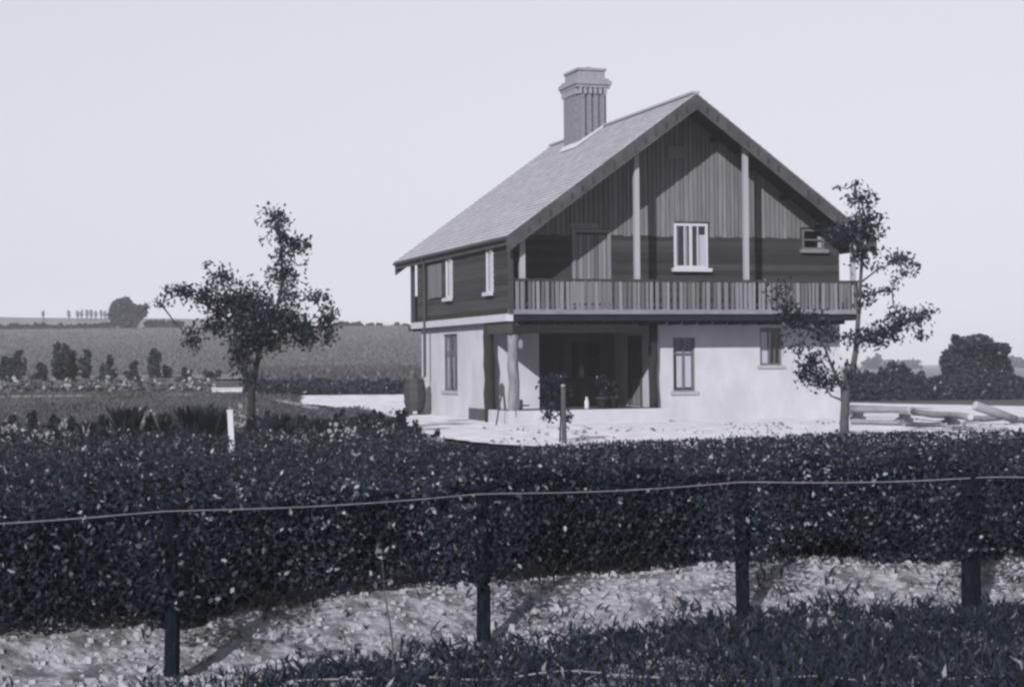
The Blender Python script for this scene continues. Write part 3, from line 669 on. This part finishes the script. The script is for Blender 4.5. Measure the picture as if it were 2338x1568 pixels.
# left: tree and hedges on the crest
bush('crest_tree', 'bushy round tree on the skyline of the field at far left', 'tree', [(280,705,28,26),(268,720,22,22),(300,715,22,18),(322,712,14,14),(285,735,18,14)], 246, .75, 1.2, MT['far'], None, .02)
def crest(pa, pb, top, bot, label):
    P_ = []; x = pa
    while x < pb: P_.append((x, (top+bot)/2+random.uniform(-2, 2), 9, (bot-top)/2*random.uniform(.8, 1.3))); x += 6
    bush('skyline_hedge', label, 'hedge', P_, 247, .5, 3.5, MT['far'], None, .01)
crest(-8, 225, 742, 760, 'long low dark hedge along the skyline at the far left edge')
crest(225, 260, 738, 754, 'short taller piece of skyline hedge left of the round tree')
crest(338, 412, 734, 752, 'dark clump of skyline hedge right of the round tree')
crest(764, 824, 738, 750, 'dark strip of skyline hedge right of the leafy tree')
for a, r_, lab in ((845, 7, 'tiny bush on the skyline, first right of the hedge strip'), (865, 7, 'tiny bush on the skyline, second right of the hedge strip'), (908, 6, 'tiny bush on the skyline, small one next to the house'), (925, 9, 'larger skyline bush close against the house corner')):
    bush('skyline_bush', lab, 'bush', [(a, 746, r_, 8), (a, 752, r_*.8, 6)], 248, .5, 3.5, MT['far'], 'bushes on the skyline', .01)
# far hill and its row of slim trees
hv, hf = [], []
for i in range(41):
    x = -420+i*9.5; zt = float(np.interp(x, [-420, -250, -150, -110, -60, -40], [22, 20.5, 18.6, 17.6, 13, 5]))+.3*math.sin(x*.05)
    hv += [(x, 560, -2), (x, 600, zt), (x, 700, zt-4), (x, 760, -3)]
for i in range(40):
    for k in range(3): a = i*4+k; hf.append((a, a+4, a+5, a+1))
me = bpy.data.meshes.new('far_hill'); me.from_pydata(hv, [], hf); struct(link('far_hill', me, MT['lawn']))
for k, (a, hh) in enumerate(((98, 13), (157, 15), (177, 15), (186, 14), (198, 16), (208, 15), (219, 13), (231, 15), (240, 14))):
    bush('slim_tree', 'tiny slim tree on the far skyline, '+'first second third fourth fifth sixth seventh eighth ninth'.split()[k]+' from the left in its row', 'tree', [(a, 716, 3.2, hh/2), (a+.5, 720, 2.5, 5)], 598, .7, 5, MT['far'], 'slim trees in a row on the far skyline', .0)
# shrub row at the foot of the field
ORD = 'first second third fourth fifth sixth seventh eighth ninth tenth eleventh twelfth thirteenth fourteenth'.split()
for k, (a, top, bot, rx) in enumerate( ((15,815,868,26),(45,800,868,16),(90,828,868,24),(135,782,868,20),(163,800,868,18),(195,800,860,16),(232,835,868,14),(255,815,868,14),(300,825,868,18),(352,798,868,16),(385,838,868,22),(430,840,868,26),(470,845,885,24),(500,850,885,20))):
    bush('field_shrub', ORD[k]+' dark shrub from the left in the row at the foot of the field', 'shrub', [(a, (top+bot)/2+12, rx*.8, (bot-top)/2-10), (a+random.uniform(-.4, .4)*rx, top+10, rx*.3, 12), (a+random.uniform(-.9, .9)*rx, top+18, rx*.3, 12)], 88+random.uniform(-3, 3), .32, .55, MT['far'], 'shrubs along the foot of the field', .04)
# low dark hedge and tall grass between the leafy tree and the house
P_ = []; x = 570
while x < 945: P_.append((x, 886+random.uniform(-3, 3), 16, 19)); x += 10
bush('low_hedge', 'low dark clipped hedge running from the leafy tree to the house', 'hedge', P_, 71, .16, 1.3, MT['far'], None, .04)
def blades(name, C, h, lean, wd, tn, m, parent=None):
    n = len(C); d = RNG.normal(size=(n, 3))*lean; d[:, 2] = 1; d = unit(d)*h[:, None]; r = unit(np.cross(d, RNG.normal(size=(n, 3))))*(wd*RNG.uniform(.6, 1.4, n))[:, None]
    bend = RNG.normal(size=(n, 3))*(h*.18)[:, None]; bend[:, 2] = -np.abs(bend[:, 2])*.3
    V = np.empty((n, 4, 3)); V[:, 0] = C-r*.5; V[:, 1] = C+r*.5; V[:, 2] = C+d+bend+r*.12; V[:, 3] = C+d*.55-r*.55
    V[:, 3] = C+d*.6-r*.5
    return quads(name, V, tn, m, parent)
n = 60000; X = RNG.uniform(-26, -2.5, n); Y = RNG.uniform(73.5, 100, n)
keep = (X/Y > -.148) & (X/Y < -.045); X, Y = X[keep], Y[keep]; n = len(X)
o = blades('tall_grass', np.stack([X, Y, g(X, Y)+.03], 1), RNG.uniform(.25, .75, n)*np.clip(1.3-(Y-74)/40, .5, 1.2), .12, .02, tones(n, .03, .0, .42), MT['field'])
tag(o, 'tall dark meadow grass behind the low hedge left of the house', 'grass', None, 'stuff')
n = 90000; Y = 1/RNG.uniform(1/250, 1/95, n); X = Y*RNG.uniform(-.32, -.03, n)
o = blades('pasture_grass', np.stack([X, Y, g(X, Y)+.05+.0008*Y], 1), RNG.uniform(.12, .28, n), .35, .06, tones(n, .02, .3, .6), MT['field'])
tag(o, 'pale rough grass covering the sloping field', 'grass', None, 'stuff')
n = 75000; Y = 1/RNG.uniform(1/88, 1/43, n); X = Y*RNG.uniform(-.32, -.05, n); k = X < np.interp(Y, [39, 48, 55, 60, 64, 72, 88], [-1.9, -3.1, -4.1, -5.6, -7.8, -8.8, -4]); X, Y = X[k], Y[k]; n = len(X)
o = blades('lawn_grass', np.stack([X, Y, g(X, Y)], 1), RNG.uniform(.04, .13, n)*(1+.7*np.clip(np.sin(X*1.1)+np.sin(Y*.7+X*.3), 0, 2)), .4, .035, tones(n, .02, .1, .5), MT['lawnb']); tag(o, 'rough mown grass of the lawn at the left', 'grass', None, 'stuff')
# pale flowers along the path, boards
n = 5200; px_ = RNG.uniform(-10, 490, n); py_ = RNG.normal(886, 8, n); Yf = 80+RNG.uniform(-4, 4, n)
C = np.array([tuple(at(a, b_, c)) for a, b_, c in zip(px_, py_, Yf)]); C[:, 2] = np.maximum(C[:, 2], g(C[:, 0], C[:, 1])+.05)
tn = np.where(RNG.random(n) < .38*(.4+.6*(np.sin(px_*.05)+np.sin(px_*.13+1) > 0)), RNG.uniform(.85, 1, n), RNG.uniform(0, .5, n))
o = quads('flower_border', leaf_quads(C, RNG.uniform(.12, .3, n), RNG.normal(size=(n, 3)), .8), tn, MT['field']); tag(o, 'pale flowering border along the far edge of the lawn', 'flowers', None, 'stuff')
p0, p1 = gp(-10, 908), gp(440, 903)
o = MB(); d_ = (p1-p0); nrm = Vector((-d_.y, d_.x, 0)).normalized()*.04
o = tag(MB().prism([((p0-nrm).x, (p0-nrm).y), ((p1-nrm).x, (p1-nrm).y), ((p1+nrm).x, (p1+nrm).y), ((p0+nrm).x, (p0+nrm).y)], 'z', min(p0.z, p1.z)-.2, max(p0.z, p1.z)+.06).build('edging_board', MT['path'], None), 'long low pale edging board along the far side of the lawn', 'edging')
q = gp(532, 896); o = empty('white_box', q); tag(o, 'low long white box on the ground just left of the leafy tree', 'box')
MB().box(-.85, .85, -.3, .3, 0, .17).build('body', MT['render'], o); MB().box(-.88, .88, -.33, .33, .171, .21).build('lid', MT['white'], o)
# spiky plants
for (a, top, bot, wd, lab) in ((290, 918, 1010, 22, 'tall fan-shaped spiky plant beside white flowers at left'), (200, 955, 1012, 22, 'low spiky plant at far left of the row'), (380, 935, 1010, 18, 'narrow spiky plant right of the tall fan-shaped one'), (437, 915, 1012, 20, 'dark upright spiky plant second left of the white post'), (483, 922, 1012, 24, 'broad spiky plant just left of the white post'), (640, 935, 1012, 26, 'spiky plant just right of the leafy tree trunk'), (835, 935, 995, 14, 'small spiky plant nearest the white yard'), (730, 945, 1005, 24, 'spiky plant midway between the tree trunk and the yard'), (895, 950, 1000, 24, 'low spiky plant at the edge of the white yard')):
    p = gp(a, bot); hh = (bot-top)/FPX*p.y; o = empty('spiky_plant', p); tag(o, lab, 'plant', 'spiky plants in the garden')
    n = 260; C = np.zeros((n, 3)); C[:, :2] = RNG.normal(size=(n, 2))*.07*wd/22
    blades('leaves', C, hh*RNG.uniform(.5, 1.02, n), .15*wd/22, .026, tones(n, .015, 0, .35), MT['crop'], o)
    MB().lathe([(.06, -.05), (.07, .05), (.03, .14)], 8).build('crown_base', MT['bark'], o)

for k, (a, top, bot, rx) in enumerate(((25, 950, 1010, 16), (75, 940, 1008, 12), (120, 948, 1010, 14), (165, 955, 1010, 14), (240, 950, 1010, 12), (340, 948, 1008, 12), (412, 938, 1010, 12), (575, 950, 1008, 14), (610, 940, 1006, 14), (690, 948, 1004, 16), (775, 940, 1000, 14), (862, 938, 992, 16), (915, 935, 985, 14), (948, 965, 1003, 14), (990, 985, 1010, 14))):
    p = gp(a, bot)
    bush('border_plant', ORD[k] + ' dark bushy border plant from the left in front of the lawn' if k < 14 else 'low dark bushy border plant rounding the corner of the white yard', 'plant', [(a, (top+bot)/2+6, rx, (bot-top)/2-2), (a+random.uniform(-.5, .5)*rx, top+10, rx*.4, 14), (a+random.uniform(-.7, .7)*rx, top+14, rx*.35, 12)], p.y, .09, 1.2, MT['crop'], 'bushy border plants before the lawn', .04, base=p)
# ------------------------------------------------------------------ dark garden crop between hedge and yard
EX = [-20, 0, 300, 480, 600, 750, 880, 935, 1000, 1150, 1400, 1700, 1900, 2120, 2360]
EY = [962, 965, 978, 975, 968, 955, 950, 978, 1012, 1022, 1010, 998, 990, 986, 980]
n = 240000
inv = RNG.uniform(1/56, 1/13.2, n); Y = 1/inv; U = RNG.uniform(-.315, .315, n); X = U*Y
pxs = CX+U*FPX
gz = g(X, Y)
hum = .72+.36*np.sin(X*1.9+np.sin(Y*.8)*2)*np.sin(Y*1.3+X*.4)+.12*np.sin(X*5.3+Y*2.2)
Hc = (.34+.10*np.clip((Y-15)/10, 0, 1)+.22*np.clip((Y-30)/12, 0, 1)*(X < -2))*hum*np.where(X < -2, .6+.8*np.clip(np.sin(X*2.7)*np.sin(Y*1.9+X), 0, 1), 1); Z = gz+Hc*RNG.random(n)**.6*np.where(RNG.random(n) < .07, RNG.uniform(1.2, 1.75, n), 1)
pys = CY-FPX*(((Z-EYE)*math.cos(PIT)-Y*math.sin(PIT))/Y)+(pxs-CX)*ROL
keep = pys > np.interp(pxs, EX, EY)+RNG.normal(size=n)*3
yl = np.interp(Y, [33.5, 36, 39, 48], [1.0, -.5, -1.9, -3.1]); yl = np.where(Y > 48, -3.1-(Y-48)*.14, yl); keep &= ~((Y > 36.5) & (X > yl))
X, Y, Z = X[keep], Y[keep], Z[keep]; n = len(X)
ax = RNG.normal(size=(n, 3)); ax[:, 2] = ax[:, 2]*.6+1.0
big = np.where(RNG.random(n) < .3, 1.5, 1.0)
V = leaf_quads(np.stack([X, Y, Z], 1), RNG.uniform(.03, .065, n)*big*np.clip(.8+Y/60, .8, 1.5), ax, .5)
o = quads('garden_crop', V, tones(n, .045, 0, .5), MT['crop']); tag(o, 'dark leafy low crop filling the garden between hedge and yard', 'crop', None, 'stuff')
# white flowers among the left garden
F = []
for (a, b_, rx, ry, k) in ((320, 952, 22, 16, 40), (30, 980, 35, 10, 30), (70, 965, 12, 8, 14), (150, 972, 15, 12, 16), (545, 948, 12, 26, 40), (105, 1000, 25, 14, 16), (780, 985, 40, 16, 24), (700, 1000, 60, 18, 24), (800, 1016, 14, 3, 12), (985, 1005, 18, 6, 18), (205, 1035, 25, 12, 14)):
    for _ in range(int(k*1.8)):
        q = (random.gauss(a, rx*.6), random.gauss(b_, ry*.6)); F.append(tuple(at(q[0], q[1], gp(a, max(b_+30, 1000)).y-.3)))
C = np.array(F); n = len(C)
o = quads('white_flowers', leaf_quads(C, RNG.uniform(.05, .14, n), RNG.normal(size=(n, 3)), .9), RNG.uniform(.75, 1, n), MT['field']); tag(o, 'scattered white blossoms among the dark plants left of the house', 'flowers', None, 'stuff')

# ------------------------------------------------------------------ near hedge
hd = empty('near_hedge', (0, 12.6, float(g(0, 12.6)))); tag(hd, 'dense dark leafy hedge along the wire fence in the foreground', 'hedge')
n = 190000
X = RNG.uniform(-4.2, 5.0, n); fy = fence_y(X); k = RNG.random(n)
kf = np.interp(X, [-4, -3, -1.9, -.2, 1.5, 3, 5], [.6, .62, .72, 1.02, 1.15, .95, .9]); Yo = kf+RNG.random(n)**1.9*1.6
clump = np.clip(.5+.5*np.sin(X*2.6+.8)+.35*np.sin(X*5.9+2), 0, 1.2)
bot = .0+.10*np.abs(np.sin(X*1.9+.5))+.04*np.sin(X*8.3+1)
topz = .66+.14*clump
Z = bot+(topz-bot)*RNG.random(n)**.75
hh_ = np.clip((Z-bot)/(topz-bot), 0, 1); bulge = .30*np.sin(hh_*math.pi*.8)*clump+.08*np.sin(X*11)*hh_
Yf = fy+Yo-bulge*np.where(RNG.random(n) < .6, 1, RNG.random(n))
for xp in (-3.6, -1.88, -.19, 1.5, 3.06, 4.7):          # sprays grown through the netting round the upper posts
    k_ = np.where(np.arange(n) % 97 == int(xp*10+40) % 97)[0][:1100]
    X[k_] = xp+RNG.normal(size=len(k_))*.16; Z[k_] = RNG.uniform(.34, .84, len(k_)); Yf[k_] = fence_y(X[k_])-RNG.uniform(-.25, .14, len(k_))
C = np.stack([X, Yf, Z+np.where(np.abs(Yf-fence_y(X)) < .3, 0, g(X, Yf))], 1)-np.array(hd.location)
ax = RNG.normal(size=(n, 3)); ax[:, 2] -= .3
bright = np.clip(np.sin(X*2.03+3.4)*.5+.5, 0, 1)
tn = RNG.uniform(0, .45, n)+.08*bright; pk = RNG.random(n) < (.028+.06*bright); tn[pk] = RNG.uniform(.6, 1, pk.sum())
quads('foliage', leaf_quads(C, RNG.uniform(.022, .052, n), ax, .55), tn, MT['leaf'], hd)
for i in range(26):
    x = -4+i*.35+random.uniform(-.1, .1); yb = float(fence_y(x))+1.55+random.uniform(-.1, .25); base = Vector((x, yb, float(g(x, yb))-.05))-hd.location
    for _ in range(2):
        e = base+Vector((random.uniform(-.3, .3), random.uniform(-.2, .3), random.uniform(.5, .75)))
        MB().tube([base, base.lerp(e, .5)+Vector((random.uniform(-.04, .04), 0, 0)), e], [.018, .014, .006], 6).build('stem', MT['bark2'], hd)

# ------------------------------------------------------------------ wire fence
fb = empty('wire_fence', (-.19, 10.66, 0)); tag(fb, 'wire netting fence on dark wooden posts across the foreground', 'fence')
def FP(x, z): y = float(fence_y(x)); return Vector((x, y, float(g(x, y))+z))-fb.location
for x, r_ in ((-3.6, .045), (-1.88, .042), (-.19, .042), (1.5, .045), (3.06, .066), (4.7, .05)):
    b0_ = FP(x, -.15); pts = [b0_, FP(x, .3)+Vector((random.uniform(-.01, .01), 0, 0)), FP(x, .6), FP(x, .93)]
    p = MB().tube(pts, [r_*1.05, r_, r_*.97, r_*.92], 8).build('post', MT['fpost'], fb)
xs = np.linspace(-3.6, 4.7, 60)
def FW(x, z): return Vector((x, float(fence_y(x)), z))-fb.location
def sag(x): return -.02*abs(math.sin((x+.19)/1.7*math.pi))
MB().tube([FW(x, .895+sag(x))+Vector((0, -.05, 0)) for x in xs], .0036, 6).build('top_wire', MT['wire'], fb)
cw, chh = .085, .074
Vn = MB(); seg = []
nxc = int(8.3/cw); nr = int(.8/chh)
def NP(i, z):
    x = -3.6+i*cw; return FW(x, z+sag(x))+Vector((0, -.05+.006*math.sin(i*1.3+z*20), 0))
for r in range(nr+1):
    z0 = .06+r*chh; odd = (r % 2)*.5
    for i in range(nxc):
        a_ = NP(i+odd, z0); b_ = NP(i+odd, z0+chh*.45); seg.append((a_, b_))
        if r < nr:
            seg.append((b_, NP(i+odd+.5, z0+chh))); seg.append((b_, NP(i+odd-.5, z0+chh)))
for a_, b_ in seg: Vn.tube([a_, b_], .0007, 3)
o = Vn.build('netting', MT['net'], fb); o['kind'] = 'stuff'
pts = []
for x in np.linspace(-1.2, 4.2, 50):
    p = gp(CX+x/9.2*FPX, 1557-2.5*(x > .3)); pts.append(Vector((x, 9.2, float(g(x, 9.2))+.03+.006*math.sin(x*5))))
o = tag(MB().tube(pts, .005, 6).build('loose_wire', MT['wire'], None), 'loose pale wire strand lying in the grass along the bottom edge', 'wire')

# ------------------------------------------------------------------ foreground grass, weeds and chalk rubble
n = 170000
X = RNG.uniform(-4, 5, n); Y = RNG.uniform(7.2, 13.2, n); k = Y-fence_y(X)
nz = np.sin(X*2.3+Y*1.7)+np.sin(X*4.1-Y*3.3+1)*.8+np.sin(X*8.7+Y*6.1)*.6
lim = np.interp(X, [-3, -1.9, -.9, 0, 1, 2, 3.2], [-.9, -.6, -.35, -.15, -.05, .02, -.1])
prob = 1/(1+np.exp((k-lim)*7))*np.where(X < -1.2, np.clip(.35+.4*nz, .05, 1), np.clip(.85+.3*nz, .4, 1))+.04*(nz > .7)+.012
keep = RNG.random(n) < prob; X, Y = X[keep], Y[keep]; n = len(X)
o = blades('foreground_grass', np.stack([X, Y, g(X, Y)-.01], 1), RNG.uniform(.025, .11, n)*np.where(X > 1, 1.2, 1), .6, .006, tones(n, .02, 0, .45), MT['grass']); tag(o, 'dark rough grass along the bottom in front of the fence', 'grass', None, 'stuff')
n = 9000
X = RNG.uniform(-4, 5, n); Y = RNG.uniform(8, 14.2, n); k = Y-fence_y(X); keep = (k > -1.2) & (k < 2.4); X, Y = X[keep], Y[keep]; n = len(X)
sz = RNG.gamma(2, .0045, n)+.005; SV = []
base = np.array([(-1,-1,-.5),(1,-1,-.5),(1,1,-.5),(-1,1,-.5),(-.7,-.6,.6),(.7,-.7,.55),(.6,.7,.65),(-.7,.7,.5)])
me = bpy.data.meshes.new('chalk_rubble'); V = []; F = []
for i in range(n):
    b_ = base*(1+RNG.normal(size=(8, 3))*.25)*sz[i]; th = RNG.uniform(0, 6.28); c_, s_ = math.cos(th), math.sin(th)
    b_ = b_@np.array([[c_, s_, 0], [-s_, c_, 0], [0, 0, 1]])+np.array([X[i], Y[i], float(g(X[i], Y[i]))+sz[i]*.3]); q = len(V); V += [tuple(v) for v in b_]
    F += [(q+4, q+5, q+6, q+7), (q, q+1, q+5, q+4), (q+1, q+2, q+6, q+5), (q+2, q+3, q+7, q+6), (q+3, q, q+4, q+7)]
me.from_pydata(V, [], F); me.update()
o = link('chalk_rubble', me, MT['stone']); tag(o, 'loose chalk lumps strewn on the bank under the hedge', 'rubble', None, 'stuff')
n = 2600; Y = RNG.uniform(35, 60, n); X = RNG.uniform(-6, 15, n)
k = (X > np.interp(Y, [33.5, 36, 39, 48, 55, 60], [1.5, -.3, -1.7, -2.9, -3.9, -5.4])) & ((Y < 44.5+.3*X) | (X < -3.2)); X, Y = X[k], Y[k]; n = len(X)
cl = np.sin(X*1.3)+np.sin(Y*.9+X*.5) > -.3; X, Y = X[cl], Y[cl]; n = len(X)
o = quads('yard_litter', leaf_quads(np.stack([X, Y, g(X, Y)+.05], 1), RNG.gamma(2, .03, n)+.02, RNG.normal(size=(n, 3))*np.array([1, 1, .35]), .7), RNG.uniform(.1, .9, n), MT['field']); tag(o, 'scattered clods, chips and tufts on the white yard', 'litter', None, 'stuff')
def weed(xp, yp, hpx, lab):
    p = gp(xp, yp); hh = hpx/FPX*p.y; o = empty('dry_weed', p); tag(o, lab, 'weed', 'dry weed stalks by the fence')
    a_ = Vector((0, 0, -.02)); top = Vector((-.06, .02, hh)); MB().tube([a_, Vector((-.01, 0, hh*.35)), Vector((-.05, .01, hh*.7)), top], [.005, .005, .004, .002], 5).build('stalk', MT['bark2'], o)
    V, T = blob_leaves([((-.05, .01, hh*.75), (.05, .05, .06), 22), ((-.06, .02, hh), (.03, .03, .04), 14)], .035, -.2, .2, .5); quads('leaves', V, T, MT['grass'], o)
weed(900, 1560, 300, 'tall thin pale weed stalk rising between the first two fence posts')
weed(805, 1500, 60, 'short weed sprig on the chalk bank between the first two fence posts')

# ------------------------------------------------------------------ haze
hz = MB().box(-1180, 1180, -25, 1340, -9, 45).build('haze', None)
m = bpy.data.materials.new('haze_air'); m.use_nodes = True; N = m.node_tree.nodes; N.remove(N['Principled BSDF'])
v = N.new('ShaderNodeVolumePrincipled'); v.inputs['Density'].default_value = .0006; v.inputs['Color'].default_value = (.93, .94, .99, 1); v.inputs['Anisotropy'].default_value = .0
m.node_tree.links.new(v.outputs[0], N['Material Output'].inputs['Volume']); hz.data.materials.append(m)
tag(hz, 'thin pale haze in the air over the fields', 'haze', None, 'stuff')
